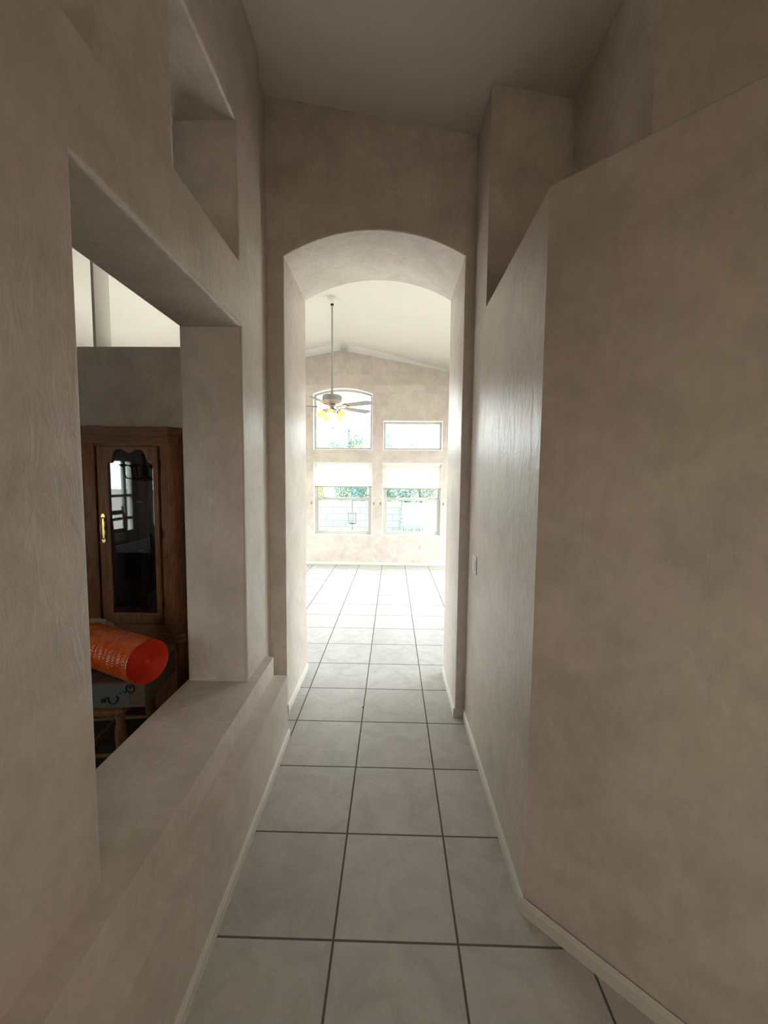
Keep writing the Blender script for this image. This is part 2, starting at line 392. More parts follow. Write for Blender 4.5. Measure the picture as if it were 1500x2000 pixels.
def hung_window(x0, x1, label, shade_mat, shade_label, zs):
    fn = lambda d: rect(x0+d, x1-d, .59+d, 2.045-d)
    r = window_root(label)
    ring('reveal_lining', fn(-.001), fn(.012), FY+.004, FY+.19, REVEAL, r)
    ring('frame', fn(.012), fn(.045), YW, YW+.07, VINYL, r)
    zm = 1.335
    lo = lambda d: rect(x0+.04+d, x1-.04-d, .63+d, zm-d)
    ring('lower_sash', lo(0), lo(.045), YW+.004, YW+.035, VINYL, r)
    slab('pane', lo(.04), [], 'Y', YW+.018, YW+.022, GLASS, 0, r)
    up = lambda d: rect(x0+.04+d, x1-.04-d, zm-.02+d, 2.01-d)
    ring('upper_sash', up(0), up(.035), YW+.037, YW+.062, VINYL, r)
    slab('pane', up(.03), [], 'Y', YW+.048, YW+.052, GLASS, 0, r)
    for k in (.18, .82):
        b = bmesh.new(); xx = x0+(x1-x0)*k; box(b, xx-.035, xx+.035, YW-.006, YW+.022, zm, zm+.016, .003)
        obj('sash_lock', b, RAIL, r)
    if shade_mat:
        s_ = empty('cellular_shade', ((x0+x1)/2, FY+.055, 2.03)); W = (x1-x0)/2-.016
        b = bmesh.new(); n = int((2.0-zs)/.019); prev = None
        for side in (1, -1):
            prev = None
            for i in range(n*2+1):
                z = 2.0-2.03-(2.0-zs)*i/(n*2); y = side*(.010 if i % 2 else .004)
                cur = (b.verts.new((-W, y, z)), b.verts.new((W, y, z)))
                if prev: b.faces.new((prev[0], prev[1], cur[1], cur[0]))
                prev = cur
        obj('pleated_fabric', b, shade_mat, s_, smooth=0)
        b = bmesh.new(); box(b, -W, W, -.02, .02, -.035, .0, .004); obj('head_rail', b, WHITE, s_)
        b = bmesh.new(); box(b, -W, W, -.016, .016, zs-2.03-.024, zs-2.03, .005); obj('bottom_rail', b, RAIL, s_)
        tag(s_, shade_label, 'window shade', 'half lowered cellular shades on the far windows')
hung_window(-1.585, -.41, 'lower left hung window with a lantern outside', SHADE_A, 'brighter white pleated shade half lowered below the arched window', 1.575)
hung_window(-.205, .972, 'lower right hung window with small plants outside', SHADE_B, 'cream pleated shade half lowered below the small rectangular window', 1.545)
hung_window(-2.97, -1.80, 'hung window on the hidden left side of the great room', None, '', 0)
# mullion of the dining windows; unseen east, west and foyer openings added as fill
def wall_window(axis, lo, hi, z0, z1, at, bars, hbars, label, glass=None):
    r = window_root(label)
    outer = rect(lo, hi, z0, z1); inner = rect(lo+.05, hi-.05, z0+.05, z1-.05)
    slab('frame', outer, [inner], axis, at-.04, at+.04, WHITE, .003, r, res=1)
    for bx in bars:
        slab('mullion', rect(bx-.022, bx+.022, z0+.04, z1-.04), [], axis, at-.03, at+.03, VINYL, 0, r)
    for hz in hbars:
        slab('crossbar', rect(lo+.04, hi-.04, hz-.022, hz+.022), [], axis, at-.028, at+.028, VINYL, 0, r)
    slab('pane', inner, [], axis, at-.002, at+.002, glass or GLASS, 0, r)
wall_window('X', -1.40, -.2, .76, 2.02, WX0-.12, [-1.2], [1.40, 1.02], 'wide dining room window reflected in the cabinet door glass')
wall_window('X', -2.5, -1.84, .76, 2.02, WX0-.12, [], [1.40], 'second dining room window at the edge of the cabinet door glass')
wall_window('X', 4.0, 7.8, .1, 2.8, WX1+.12, [5.9], [], 'unseen glazed opening added on the right of the great room for fill light')  # out of view, added so more daylight fills the great room
wall_window('X', 4.0, 7.8, .2, 2.7, WX0-.12, [5.9], [], 'unseen wide opening added on the left of the great room for fill light')  # matching unseen opening, added to brighten the great room from the west
wall_window('Y', .35, 1.6, 1.15, 2.4, BY-.12, [], [], 'added warm tinted foyer window behind the viewpoint, fill light for the hall', FILLGLASS)  # added behind the camera, sized and tinted to light the near walls

# ------------------------------------------------------------ ceiling fan
def make_fan():
    fx, fy = -.862, 5.80; z0 = zc(fx)
    r = empty('ceiling_fan', (fx, fy, z0))
    tag(r, 'ceiling fan with amber lamps hanging on a long rod before the arched window', 'ceiling fan')
    tilt = Matrix.Rotation(math.atan(SL), 4, 'Y')
    b = bmesh.new(); lathe(b, [(.066, .01), (.068, -.018), (.062, -.04), (.045, -.066), (.024, -.08), (.02, -.082)], 32, tilt); obj('canopy', b, WHITE, r)
    b = bmesh.new(); lathe(b, [(.022, -.08), (.022, -.10), (.012, -.104)], 16); obj('rod_collar', b, IRON, r)
    zm = 2.875-z0
    b = bmesh.new(); lathe(b, [(.0125, -.06), (.0125, zm+.01)], 14); obj('downrod', b, GREYMETAL, r)
    b = bmesh.new()
    lathe(b, [(.02, zm+.03), (.03, zm+.012), (.075, zm+.004), (.125, zm-.008), (.139, zm-.022), (.141, zm-.045), (.136, zm-.05),
              (.138, zm-.056), (.137, zm-.085), (.12, zm-.105), (.09, zm-.118), (.05, zm-.125)], 48)
    obj('motor_housing', b, GREYMETAL, r)
    zb = 2.712-z0
    for k in range(5):
        az = math.radians(-30+72*k); mt = Matrix.Rotation(az, 4, 'Z') @ Matrix.Translation((0, 0, zb)) @ Matrix.Rotation(math.radians(-12), 4, 'X')
        b = bmesh.new(); n = 8
        outl = [(.20, -.052), (.24, -.058), (.60, -.068), (.655, -.05), (.672, 0.0), (.655, .05), (.60, .068), (.24, .058), (.20, .052)]
        v0 = [b.verts.new((x, y, -.003)) for x, y in outl]; v1 = [b.verts.new((x, y, .003)) for x, y in outl]
        b.faces.new(v0); b.faces.new(v1)
        for i in range(len(outl)): b.faces.new((v0[i], v0[(i+1) % 9], v1[(i+1) % 9], v1[i]))
        b.transform(mt); bl = obj('blade', b, BLADE, r)
        b = bmesh.new(); o_ = [(.07, -.014), (.12, -.012), (.17, -.02), (.22, -.04), (.27, -.03), (.25, 0), (.27, .03), (.22, .04), (.17, .02), (.12, .012), (.07, .014)]
        prism(b, o_, -.012, -.004); b.transform(mt); obj('blade_bracket', b, STEEL, bl)
    b = bmesh.new(); zk = 2.75-z0
    lathe(b, [(.05, zk), (.055, zk-.02), (.035, zk-.04), (.03, zk-.055), (.055, zk-.07), (.062, zk-.09), (.05, zk-.115), (.025, zk-.13), (.012, zk-.145)], 32)
    kit = obj('light_kit', b, STEEL, r)
    for k in range(5):
        az = math.radians(-90+72*k); d = Vector((math.cos(az), math.sin(az), 0))
        c0 = d*.055+Vector((0, 0, zk-.085)); c1 = d*.095+Vector((0, 0, zk-.075)); c2 = d*.115+Vector((0, 0, zk-.098))
        b = bmesh.new(); tube(b, [c0, c1, c2], .008, 8); obj('lamp_arm', b, STEEL, r)
        axis = (d*.62+Vector((0, 0, -.78))).normalized(); q = axis.to_track_quat('Z', 'Y').to_matrix().to_4x4()
        mt = Matrix.Translation(c2) @ q
        b = bmesh.new(); lathe(b, [(.021, -.012), (.023, .004), (.023, .022)], 20, mt); obj('lamp_socket', b, STEEL, r)
        b = bmesh.new()
        lathe(b, [(.024, .010), (.036, .028), (.042, .055), (.042, .078), (.046, .098), (.054, .112), (.051, .111), (.043, .098), (.039, .078), (.039, .055), (.033, .030), (.021, .012)], 24, mt, cap=False)
        sh = obj('lamp_shade', b, AMBER, r)
        L = bpy.data.lights.new('fan_lamp', 'POINT'); L.energy = 1.5; L.color = (1, .68, .35); L.shadow_soft_size = .02
        lo = bpy.data.objects.new('fan_lamp', L); C.objects.link(lo); lo.parent = r; lo.location = (mt @ Matrix.Translation((0, 0, .06))).translation
    b = bmesh.new(); tube(b, [(0.008, -.01, zk-.14), (0.008, -.01, 2.425-z0)], .003, 6); ch = obj('pull_chain', b, STEEL, r)
    b = bmesh.new(); lathe(b, [(.001, 0), (.007, -.008), (.007, -.022), (.002, -.03)], 12, Matrix.Translation((.008, -.01, 2.43-z0))); obj('pull_knob', b, IRON, ch)
make_fan()

# ------------------------------------------------------------ small wall fittings
def switch():
    r = empty('light_switch', (XRW, 2.60, 1.158)); tag(r, 'white double light switch plate on the right hall wall near the arch', 'light switch')
    b = bmesh.new(); box(b, -.006, 0, -.058, .058, -.057, .057, .0025); pl = obj('switch_plate', b, PLASTIC, r)
    for y in (-.023, .023):
        b = bmesh.new(); box(b, -.010, -.004, -.0165+y, .0165+y, -.033, .033, .002); obj('rocker', b, PLASTIC, r)
        for z in (-.047, .047):
            b = bmesh.new(); lathe(b, [(.003, 0), (.003, .0015), (.001, .002)], 10, Matrix.Translation((-.006, y, z)) @ Matrix.Rotation(-PI/2, 4, 'Y')); obj('screw', b, STEEL, pl)
switch()
def outlet(x, z):
    r = empty('wall_outlet', (x, FY, z)); tag(r, 'pale electrical outlet low on the far wall under the right window', 'outlet')
    b = bmesh.new(); box(b, -.035, .035, -.006, 0, -.057, .057, .002); pl = obj('cover_plate', b, TRIM, r)
    for dz in (-.02, .02):
        b = bmesh.new(); lathe(b, [(.016, 0), (.016, .003), (.014, .004)], 18, Matrix.Translation((0, -.005, dz)) @ Matrix.Rotation(PI/2, 4, 'X')); so = obj('socket', b, mat('socket_grey', (.35, .33, .3), .5), r)
outlet(.553, .366)
for i, (x, lab) in enumerate([(-1.745, 'small dark cord cleat at the far left of the far wall, beside the arch edge'), (-1.625, 'small dark cord cleat just left of the white shaded window'),
                 (-.375, 'small dark cord cleat just right of the white shaded window'), (-.245, 'small dark cord cleat just left of the cream shaded window'),
                 (1.005, 'small dark cord cleat just right of the cream shaded window')]):
    b = bmesh.new(); box(b, -.005, .005, -.005, 0, -.03, .03, .001); box(b, -.004, .004, -.009, -.004, -.022, .022, .001)
    o = obj('cord_cleat', b, DARKWOOD); o.location = (x, FY, 1.235); tag(o, lab, 'cord cleat', 'cord cleats beside the far windows')
b = bmesh.new(); bmesh.ops.create_icosphere(b, subdivisions=2, radius=.006)
for v in b.verts: v.co.z *= .5; v.co *= 1+.3*math.sin(v.co.x*900)
o = obj('crumb', b, IRON); o.location = (-.204, 2.93, .003); tag(o, 'tiny dark crumb lying on the floor tiles before the arch', 'debris')

# ------------------------------------------------------------ dining room: curio cabinet
def cabinet():
    X0c, X1c, YF = -2.22, -1.545, 2.80
    r = empty('curio_cabinet', (-1.82, 3.0, 0)); inv = Matrix.Translation((1.82, -3.0, 0))
    tag(r, 'oak curio cabinet with scalloped glass door against the dining room wall', 'cabinet')
    def P(name, bm, m, parent=None, sm=35):
        if parent is None: bm.transform(inv)
        return obj(name, bm, m, r, sm)
    def slb(name, o_, h_, ax, lo, hi, m, bev, parent):
        x = slab(name, o_, h_, ax, lo, hi, m, bev, parent, res=2); x.data.transform(inv); return x
    # base
    b = bmesh.new(); prism(b, [(-2.21, 2.86), (-1.56, 2.86), (-1.53, 2.90), (-1.53, 3.17), (-2.24, 3.17), (-2.24, 2.90)], 0, .53); P('base_cabinet', b, OAK)
    # plinth moulding
    b = bmesh.new()
    pl = lambda d: [(-2.23-d, 2.80-d), (-1.545+d*.6, 2.80-d), (-1.50+d, 2.845-d*.6), (-1.50+d, 3.18), (-2.275-d, 3.18), (-2.275-d, 2.845-d*.6)]
    prism(b, pl(.03), .525, .548); prism(b, pl(.018), .548, .562); prism(b, pl(.024), .562, .585); prism(b, pl(.0), .585, .655); P('base_moulding', b, OAKX)
    # corner posts (rounded) and face frame
    for x in (-1.575, -2.192):
        b = bmesh.new(); s = 1 if x > -1.8 else -1
        pr = [(x-s*.028, 2.80), (x+s*.010, 2.80), (x+s*.040, 2.812), (x+s*.062, 2.835), (x+s*.075, 2.87), (x+s*.075, 2.905), (x+s*.045, 2.905), (x+s*.02, 2.86), (x-s*.028, 2.835)]
        if s < 0: pr.reverse()
        prism(b, pr, .65, 1.93); P('corner_post', b, OAK)
    b = bmesh.new(); box(b, -2.17, -2.062, 2.80, 2.835, .65, 1.93, .003); P('face_stile', b, OAK)
    b = bmesh.new(); box(b, X0c, X1c, 2.805, 2.835, 1.905, 1.95, .002); P('top_rail', b, OAKX)
    # crown
    b = bmesh.new()
    for d, z0, z1 in ((.0, 1.925, 1.945), (.012, 1.945, 1.958), (.006, 1.958, 1.968), (.018, 1.968, 1.985), (.030, 1.985, 2.002), (.038, 2.002, 2.018), (.048, 2.018, 2.034)):
        prism(b, pl(d-.002), z0, z1)
    P('crown_moulding', b, OAKX)
    b = bmesh.new(); box(b, -2.16, -2.065, 2.86, 2.90, 2.03, 2.052, .006); P('crown_finial', b, DARKWOOD)
    # interior floor, top and mirror back
    b = bmesh.new(); box(b, -2.24, -1.525, 2.84, 3.16, .65, .668); P('cabinet_floor', b, OAKX)
    b = bmesh.new(); box(b, -2.24, -1.525, 2.84, 3.16, 1.90, 1.918); P('cabinet_top', b, OAKX)
    b = bmesh.new(); box(b, -2.24, -1.525, 3.150, 3.156, .66, 1.91); P('dark_back', b, IRON)
    b = bmesh.new(); box(b, -2.26, -1.505, 3.156, 3.17, .60, 1.93); P('back_panel', b, DARKWOOD)
    b = bmesh.new(); box(b, -1.968, -1.908, 3.128, 3.15, .66, 1.91, .004); st = P('back_stile', b, DARKWOOD)
    for z in (1.50, 1.122):
        b = bmesh.new(); box(b, -1.972, -1.925, 3.10, 3.128, z, z+.012, .002); P('shelf_clip', b, STEEL)
    for x0, x1 in ((-1.507, -1.497), (-2.268, -2.258)):
        b = bmesh.new(); box(b, x0+.003, x1-.003, 2.905, 3.10, .72, 1.86); P('side_glass', b, GLASS)
        for nm, y0, y1, z0, z1 in (('side_rail', 2.90, 3.15, 1.85, 1.93), ('side_rail', 2.90, 3.15, .65, .73), ('side_stile', 3.10, 3.16, .65, 1.93)):
            b = bmesh.new(); box(b, x0-.006, x1+.006, y0, y1, z0, z1, .002); P(nm, b, OAK)
    # door with scalloped opening
    sc = [(350, 632), (395, 628), (415, 600), (421, 550), (430, 500), (460, 462), (500, 446), (540, 446), (590, 462), (630, 488), (670, 503),
          (705, 480), (745, 455), (790, 443), (835, 450), (870, 480), (890, 530), (905, 585), (930, 620), (965, 638), (995, 640)]
    s0, s1 = -1.957, -1.648
    pts = [(s0+(u-350)/645*(s1-s0), 1.787+(636-v)/193*.095) for u, v in sc]
    hole = [(s0, .735), (s1, .735)]+pts[::-1]
    d = slb('door', rect(-2.035, -1.612, .662, 1.903), [hole], 'Y', 2.785, 2.812, OAK, .004, r)
    g = slab('door_glass', rect(-1.975, -1.63, .70, 1.89), [], 'Y', 2.797, 2.800, DOORGLASS, 0, d); g.data.transform(inv)
    for z in (.80, 1.3, 1.78):
        b = bmesh.new(); lathe(b, [(.005, -.03), (.006, -.02), (.006, .02), (.005, .03)], 10, Matrix.Translation((-1.603, 2.79, z))); b.transform(inv); obj('hinge', b, IRON, d)
    # brass pull
    b = bmesh.new(); xh, zh, yh = -2.003, 1.338, 2.785
    pr = [(.004, .105), (.014, .095), (.017, .082), (.010, .068), (.007, .058), (.016, .035), (.018, .022), (.008, .008), (.008, -.008), (.018, -.022), (.016, -.035), (.007, -.058), (.010, -.068), (.017, -.082), (.014, -.095), (.004, -.105)]
    poly = [(xh+a, zh+c) for a, c in pr]+[(xh-a, zh+c) for a, c in pr[::-1]]
    f0 = [b.verts.new((x, yh, z)) for x, z in poly]; f1 = [b.verts.new((xh+(x-xh)*.8, yh-.006, zh+(z-zh)*.97)) for x, z in poly]
    b.faces.new(f0); b.faces.new(f1)
    for i in range(len(poly)): b.faces.new((f0[i], f0[(i+1) % len(poly)], f1[(i+1) % len(poly)], f1[i]))
    tube(b, [(xh, yh, zh+.078), (xh, yh-.02, zh+.07), (xh, yh-.027, zh+.04), (xh, yh-.03, zh), (xh, yh-.027, zh-.04), (xh, yh-.02, zh-.07), (xh, yh, zh-.078)], [.004, .005, .006, .008, .006, .005, .004], 8)
    b.transform(inv); obj('door_handle', b, BRASS, d)
cabinet()

# ------------------------------------------------------------ chairs, carton and bubble wrap
def make_chair():
    r = empty('dining_chair')
    b = bmesh.new(); box(b, -.22, .22, -.21, .21, .430, .465, .012); obj('seat', b, CHAIRWOOD, r)
    for x in (-.19, .19):
        for y in (-.18, .18):
            b = bmesh.new(); top = .43 if x > 0 else 1.24
            if x > 0: lathe(b, [(.014, 0), (.020, .03), (.024, .12), (.016, .18), (.026, .24), (.028, .34), (.02, .38), (.024, .43)], 14, Matrix.Translation((x, y, 0)))
            else: tube(b, [(x-.03, y, 0), (x, y, .25), (x, y, .46), (x-.03, y, .8), (x-.07, y, 1.24)], [.018, .021, .022, .019, .015], 10)
            obj('leg', b, CHAIRWOOD, r)
    for y in (-.18, .18):
        b = bmesh.new(); tube(b, [(-.19, y, .20), (0, y, .205), (.19, y, .20)], [.009, .014, .009], 8); obj('stretcher', b, CHAIRWOOD, r)
    b = bmesh.new(); tube(b, [(0, -.18, .205), (0, 0, .208), (0, .18, .205)], [.009, .014, .009], 8); obj('stretcher', b, CHAIRWOOD, r)
    for z, dx in ((.62, -.008), (.82, -.03), (1.11, -.058)):
        b = bmesh.new(); box(b, -.19+dx-.009, -.19+dx+.009, -.18, .18, z, z+.07, .005); obj('back_slat', b, CHAIRWOOD, r)
    return r
ch = make_chair(); ch.location = (-1.66, 2.22, 0); ch.rotation_euler.z = math.radians(9)
tag(ch, 'brown wooden dining chair under the cardboard box behind the pass-through', 'chair')
# carton: corners measured on the ground plane
a8 = math.radians(8); fd = Vector((math.cos(a8), math.sin(a8), 0)); sd = Vector((-math.sin(a8), math.cos(a8), 0))
CF = Vector((-1.352, 2.075, 0))     # near right corner
ctn = empty('cardboard_box', (CF-fd*.21+sd*.21)+Vector((0, 0, .466)), a8)
tag(ctn, 'flat brown cardboard box with black handwriting, under the orange bubble wrap roll', 'box')
def make_carton_mat():
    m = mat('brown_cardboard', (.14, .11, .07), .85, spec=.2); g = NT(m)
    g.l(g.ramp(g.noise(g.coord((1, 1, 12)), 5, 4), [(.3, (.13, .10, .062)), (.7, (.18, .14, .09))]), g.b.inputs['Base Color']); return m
CARD = make_carton_mat()
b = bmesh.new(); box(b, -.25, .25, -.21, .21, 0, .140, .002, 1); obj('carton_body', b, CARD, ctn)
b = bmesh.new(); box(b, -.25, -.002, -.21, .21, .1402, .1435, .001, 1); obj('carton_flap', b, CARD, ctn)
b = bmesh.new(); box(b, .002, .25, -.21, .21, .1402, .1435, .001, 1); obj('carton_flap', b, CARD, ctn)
b = bmesh.new(); box(b, -.20, .17, -.2108, -.2101, .006, .132); obj('paper_label', b, mat('pale_grey_label', (.15, .15, .125), .7), ctn)
def stroke(bm, pts, w=.0025, y=-.2125):
    tube(bm, [(x, y, z) for x, z in pts], w, 6)
b = bmesh.new()
def sm(pts, k=4):
    out_ = []
    for i in range(len(pts)-1):
        p0, p1, p2, p3 = pts[max(i-1, 0)], pts[i], pts[i+1], pts[min(i+2, len(pts)-1)]
        for j in range(k):
            t = j/k
            out_.append(tuple(.5*((2*p1[c])+(-p0[c]+p2[c])*t+(2*p0[c]-5*p1[c]+4*p2[c]-p3[c])*t*t+(-p0[c]+3*p1[c]-3*p2[c]+p3[c])*t**3) for c in (0, 1)))
    return out_+[pts[-1]]
HX, HZ, HS = .065, .035, 1.0       # handwriting: a looping n with a long tail, dots, and a small squared letter
stroke(b, sm([(-.03+HX, .0+HZ), (-.025+HX, .022+HZ), (-.018+HX, .005+HZ), (-.008+HX, .026+HZ), (.002+HX, .024+HZ), (.008+HX, .002+HZ), (.028+HX, -.008+HZ), (.05+HX, .012+HZ), (.045+HX, .034+HZ)]), .003)
stroke(b, sm([(-.028+HX, .002+HZ), (-.02+HX, .018+HZ), (-.012+HX, .0+HZ)]), .003)
stroke(b, [(.062+HX, .045+HZ), (.066+HX, .048+HZ)], .0028); stroke(b, [(.078+HX, .055+HZ), (.082+HX, .058+HZ)], .0028)
stroke(b, sm([(.096+HX, .052+HZ), (.094+HX, .085+HZ), (.112+HX, .092+HZ), (.130+HX, .086+HZ), (.132+HX, .062+HZ), (.115+HX, .05+HZ), (.10+HX, .056+HZ), (.085+HX, .05+HZ)]), .0026)
stroke(b, sm([(.108+HX, .085+HZ), (.114+HX, .072+HZ), (.124+HX, .082+HZ)]), .0022)
obj('handwriting', b, INK, ctn)

def make_bubble_mat():
    m = mat('orange_bubble_wrap', (.72, .10, .018), .16, spec=.8); g = NT(m); co = g.coord()
    g.b.inputs['Subsurface Weight'].default_value = .0; g.b.inputs['Subsurface Radius'].default_value = (.05, .012, .004)
    g.b.inputs['Subsurface Scale'].default_value = .6
    n = g.noise(co, 20, 3)
    g.l(g.ramp(n, [(.35, (.66, .085, .012)), (.65, (.85, .16, .025))]), g.b.inputs['Base Color']); return m
BUB = make_bubble_mat()
RR, RL = .115, .55
cend = Vector((-1.268, 2.05, .6095+.0035+RR)); ax = Vector((.895, -.43, 0)).normalized()
roll = empty('bubble_wrap_roll', cend - ax*RL/2); roll.rotation_euler = (0, 0, math.atan2(ax.y, ax.x))
tag(roll, 'roll of orange bubble wrap lying on the cardboard box', 'bubble wrap')
b = bmesh.new(); NA, NL = 176, 132          # quilted bubbles pressed out of the surface
rings = []
for j in range(NL+1):
    x = -RL/2+RL*j/NL; ringv = []
    for i in range(NA):
        t = 2*PI*i/NA; bu = t*RR/.0130; bv = x/.0113
        row = math.floor(bv); fu = (bu+(row % 2)*.5) % 1.0-.5; fv = bv-row-.5
        hgt = max(0, 1-(fu*fu+fv*fv)*4.6)**.5*.0045
        sag = -.004*math.exp(-((t-3*PI/2)/.35)**2)
        rr = RR-.003+hgt+sag
        ringv.append(b.verts.new((x, rr*math.cos(t), rr*math.sin(t))))
    rings.append(ringv)
for a_, c_ in zip(rings, rings[1:]):
    for i in range(NA): b.faces.new((a_[i], a_[(i+1) % NA], c_[(i+1) % NA], c_[i]))
obj('wrap_sheet', b, BUB, roll, smooth=60)
ends = []                           # spiral layers visible on the ends
for s in (-1, 1):
    b = bmesh.new(); n = 40; prev = None; x0 = s*(RL/2)
    for k in range(n+1):
        rr = RR-.002-(RR-.014)*k/n; x = x0-s*(.0035*(k % 2))-s*.010*(k/n)**2
        cur = [b.verts.new((x, rr*math.cos(2*PI*i/64), rr*math.sin(2*PI*i/64))) for i in range(64)]
        if prev:
            for i in range(64): b.faces.new((prev[i], prev[(i+1) % 64], cur[(i+1) % 64], cur[i]))
        prev = cur
    b.faces.new(prev); ends.append(b)
ENDM = mat('orange_bubble_wrap_end', (.74, .045, .012), .5); ENDM.node_tree.nodes['Principled BSDF'].inputs['Subsurface Weight'].default_value = .0
for b in ends: obj('roll_end', b, ENDM, roll)
b = bmesh.new(); bmesh.ops.create_icosphere(b, subdivisions=4, radius=.09)
rnd = random.Random(4)
from mathutils import noise as mn
for v in b.verts: v.co *= 1+.22*mn.noise(v.co*26)+.12*abs(mn.noise(v.co*60))
for v in b.verts: v.co.z *= 1.1
o = obj('crumpled_paper', b, mat('cream_packing_paper', (.55, .52, .45), .9), smooth=20); o.location = (-1.835, 2.44, .712)
tag(o, 'bit of crumpled cream paper peeking above the orange roll', 'paper')

# furniture seen in the cabinet door glass
tb = empty('dining_table', (-3.25, -.5, 0)); tag(tb, 'dark covered dining table reflected in the cabinet door glass', 'table')
b = bmesh.new(); box(b, -.55, .55, -1.1, 1.1, .71, .75, .01); obj('tabletop', b, DARKWOOD, tb)
for x in (-.45, .45):
    for y in (-.95, .95):
        b = bmesh.new(); lathe(b, [(.03, 0), (.04, .1), (.05, .5), (.035, .6), (.045, .71)], 16, Matrix.Translation((x, y, 0))); obj('leg', b, DARKWOOD, tb)
b = bmesh.new(); n = 60; per = []
for i in range(n*4):
    s = i/(n*4)*4; k = int(s); f = s-k
    c = [(-.57, -1.12), (.57, -1.12), (.57, 1.12), (-.57, 1.12)]
    x = c[k][0]+(c[(k+1) % 4][0]-c[k][0])*f; y = c[k][1]+(c[(k+1) % 4][1]-c[k][1])*f; per.append((x, y, i))
t0 = [b.verts.new((x*.985, y*.99, .757)) for x, y, i in per]; t1 = [b.verts.new((x, y, .74)) for x, y, i in per]
t2 = [b.verts.new((x*(1.02+.02*math.sin(i*.7)), y*(1.01+.012*math.sin(i*.7)), .36)) for x, y, i in per]
b.faces.new(t0)
for u, v in ((t0, t1), (t1, t2)):
    for i in range(n*4): b.faces.new((u[i], u[(i+1) % (n*4)], v[(i+1) % (n*4)], v[i]))
o = obj('tablecloth', b, DARKCLOTH); o.location = (-3.25, -.5, 0.002); tag(o, 'dark tablecloth draped over the dining table in the cabinet door glass', 'tablecloth')
for (x, y, rz, lab) in ((-4.12, -.75, 0, 'wooden dining chair behind the table near the reflected window'),
                        (-4.12, .1, 0, 'wooden dining chair behind the table, nearer the cabinet, seen in the cabinet door glass'),
                        (-3.25, .95, -PI/2, 'wooden dining chair at the near end of the table, seen in the cabinet door glass')):
    c = copy_tree(ch); c.location = (x, y, 0); c.rotation_euler.z = rz; tag(c, lab, 'chair', 'dining chairs around the dark table')
def chandelier():
    x, y = -2.87, .9; zt = zc(x); r = empty('chandelier', (x, y, zt)); tag(r, 'black iron chandelier with curved arms reflected in the cabinet door glass', 'chandelier')
    z = 1.75-zt
    b = bmesh.new(); lathe(b, [(.06, 0), (.06, -.02), (.02, -.05)], 24); obj('canopy', b, IRON, r)
    b = bmesh.new(); tube(b, [(0, 0, -.03), (0, 0, z+.25)], .006, 8); obj('chain', b, IRON, r)
    b = bmesh.new(); lathe(b, [(.01, z+.26), (.03, z+.2), (.015, z+.12), (.04, z+.03), (.03, z-.05), (.01, z-.1)], 20); obj('column', b, IRON, r)
    for k in range(6):
        a = k*PI/3+.35; d = Vector((math.cos(a), math.sin(a), 0)); b = bmesh.new()
        tube(b, [d*.02+Vector((0, 0, z-.03)), d*.09+Vector((0, 0, z-.08)), d*.18+Vector((0, 0, z-.06)), d*.205+Vector((0, 0, z)), d*.21+Vector((0, 0, z+.06))], .007, 8)
        lathe(b, [(.008, 0), (.04, .02), (.045, .03), (.02, .035)], 16, Matrix.Translation(d*.21+Vector((0, 0, z+.06)))); arm = obj('arm', b, IRON, r)
        b = bmesh.new(); lathe(b, [(.011, .035), (.011, .12), (.004, .13)], 12, Matrix.Translation(d*.21+Vector((0, 0, z+.06)))); obj('candle_tube', b, WHITE, arm)
chandelier()

# ------------------------------------------------------------ outside
GR = mat('pale_patio_concrete', (.40, .39, .36), .9); DIRT = mat('pale_desert_gravel', (.42, .38, .32), .95)
b = bmesh.new(); box(b, -90, 90, -60, 86, -.2, -.061); struct(obj('ground_outside', b, DIRT), 'pale gravel yard beyond the far windows', 'ground')
def block_mat():
    m = mat('grey_block_wall', (.2, .21, .2), .9); g = NT(m)
    br = g.n('TexBrick'); br.inputs['Scale'].default_value = 1.0; br.inputs['Brick Width'].default_value = .42; br.inputs['Row Height'].default_value = .21
    br.inputs['Mortar Size'].default_value = .007; br.inputs['Color1'].default_value = (.19, .20, .20, 1); br.inputs['Color2'].default_value = (.21, .22, .22, 1); br.inputs['Mortar'].default_value = (.13, .135, .135, 1)
    tcx = g.n('TexCoord'); mp = g.n('Mapping'); mp.inputs['Rotation'].default_value = (PI/2, 0, 0); g.l(tcx.outputs['Object'], mp.inputs[0]); g.l(mp.outputs[0], br.inputs['Vector'])
    g.l(br.outputs['Color'], g.b.inputs['Base Color']); return m
b = bmesh.new(); box(b, -9, .28, 13.0, 13.2, -.06, 1.03); o = obj('garden_wall', b, block_mat()); tag(o, 'pale block garden wall outside the lower left window', 'garden wall')
b = bmesh.new(); box(b, .30, 9, 12.95, 13.15, -.06, 1.00); o = obj('garden_wall', b, mat('pale_stucco_wall', (.21, .24, .24), .9)); tag(o, 'smooth pale stucco garden wall outside the lower right window', 'garden wall')
HILL = mat('hazy_hillside', (.135, .165, .17), 1.0, spec=0.0)
b = bmesh.new(); nx, ny = 120, 12; grid = []
for j in range(ny):
    row = []
    for i in range(nx):
        x = -120+240*i/(nx-1); y = 85+10*j; t = j/(ny-1)
        h = 4.0+17*t*(1+.35*math.sin(x*.045+1.2)+.18*math.sin(x*.13+.4))+1.2*mn.noise(Vector((x*.08, y*.08, 3)))
        row.append(b.verts.new((x, y, h if j else -1)))
    grid.append(row)
for j in range(ny-1):
    for i in range(nx-1): b.faces.new((grid[j][i], grid[j][i+1], grid[j+1][i+1], grid[j+1][i]))
o = obj('hills', b, HILL); tag(o, 'pale hazy hills beyond the garden seen through the upper windows', 'hills', kind='structure')

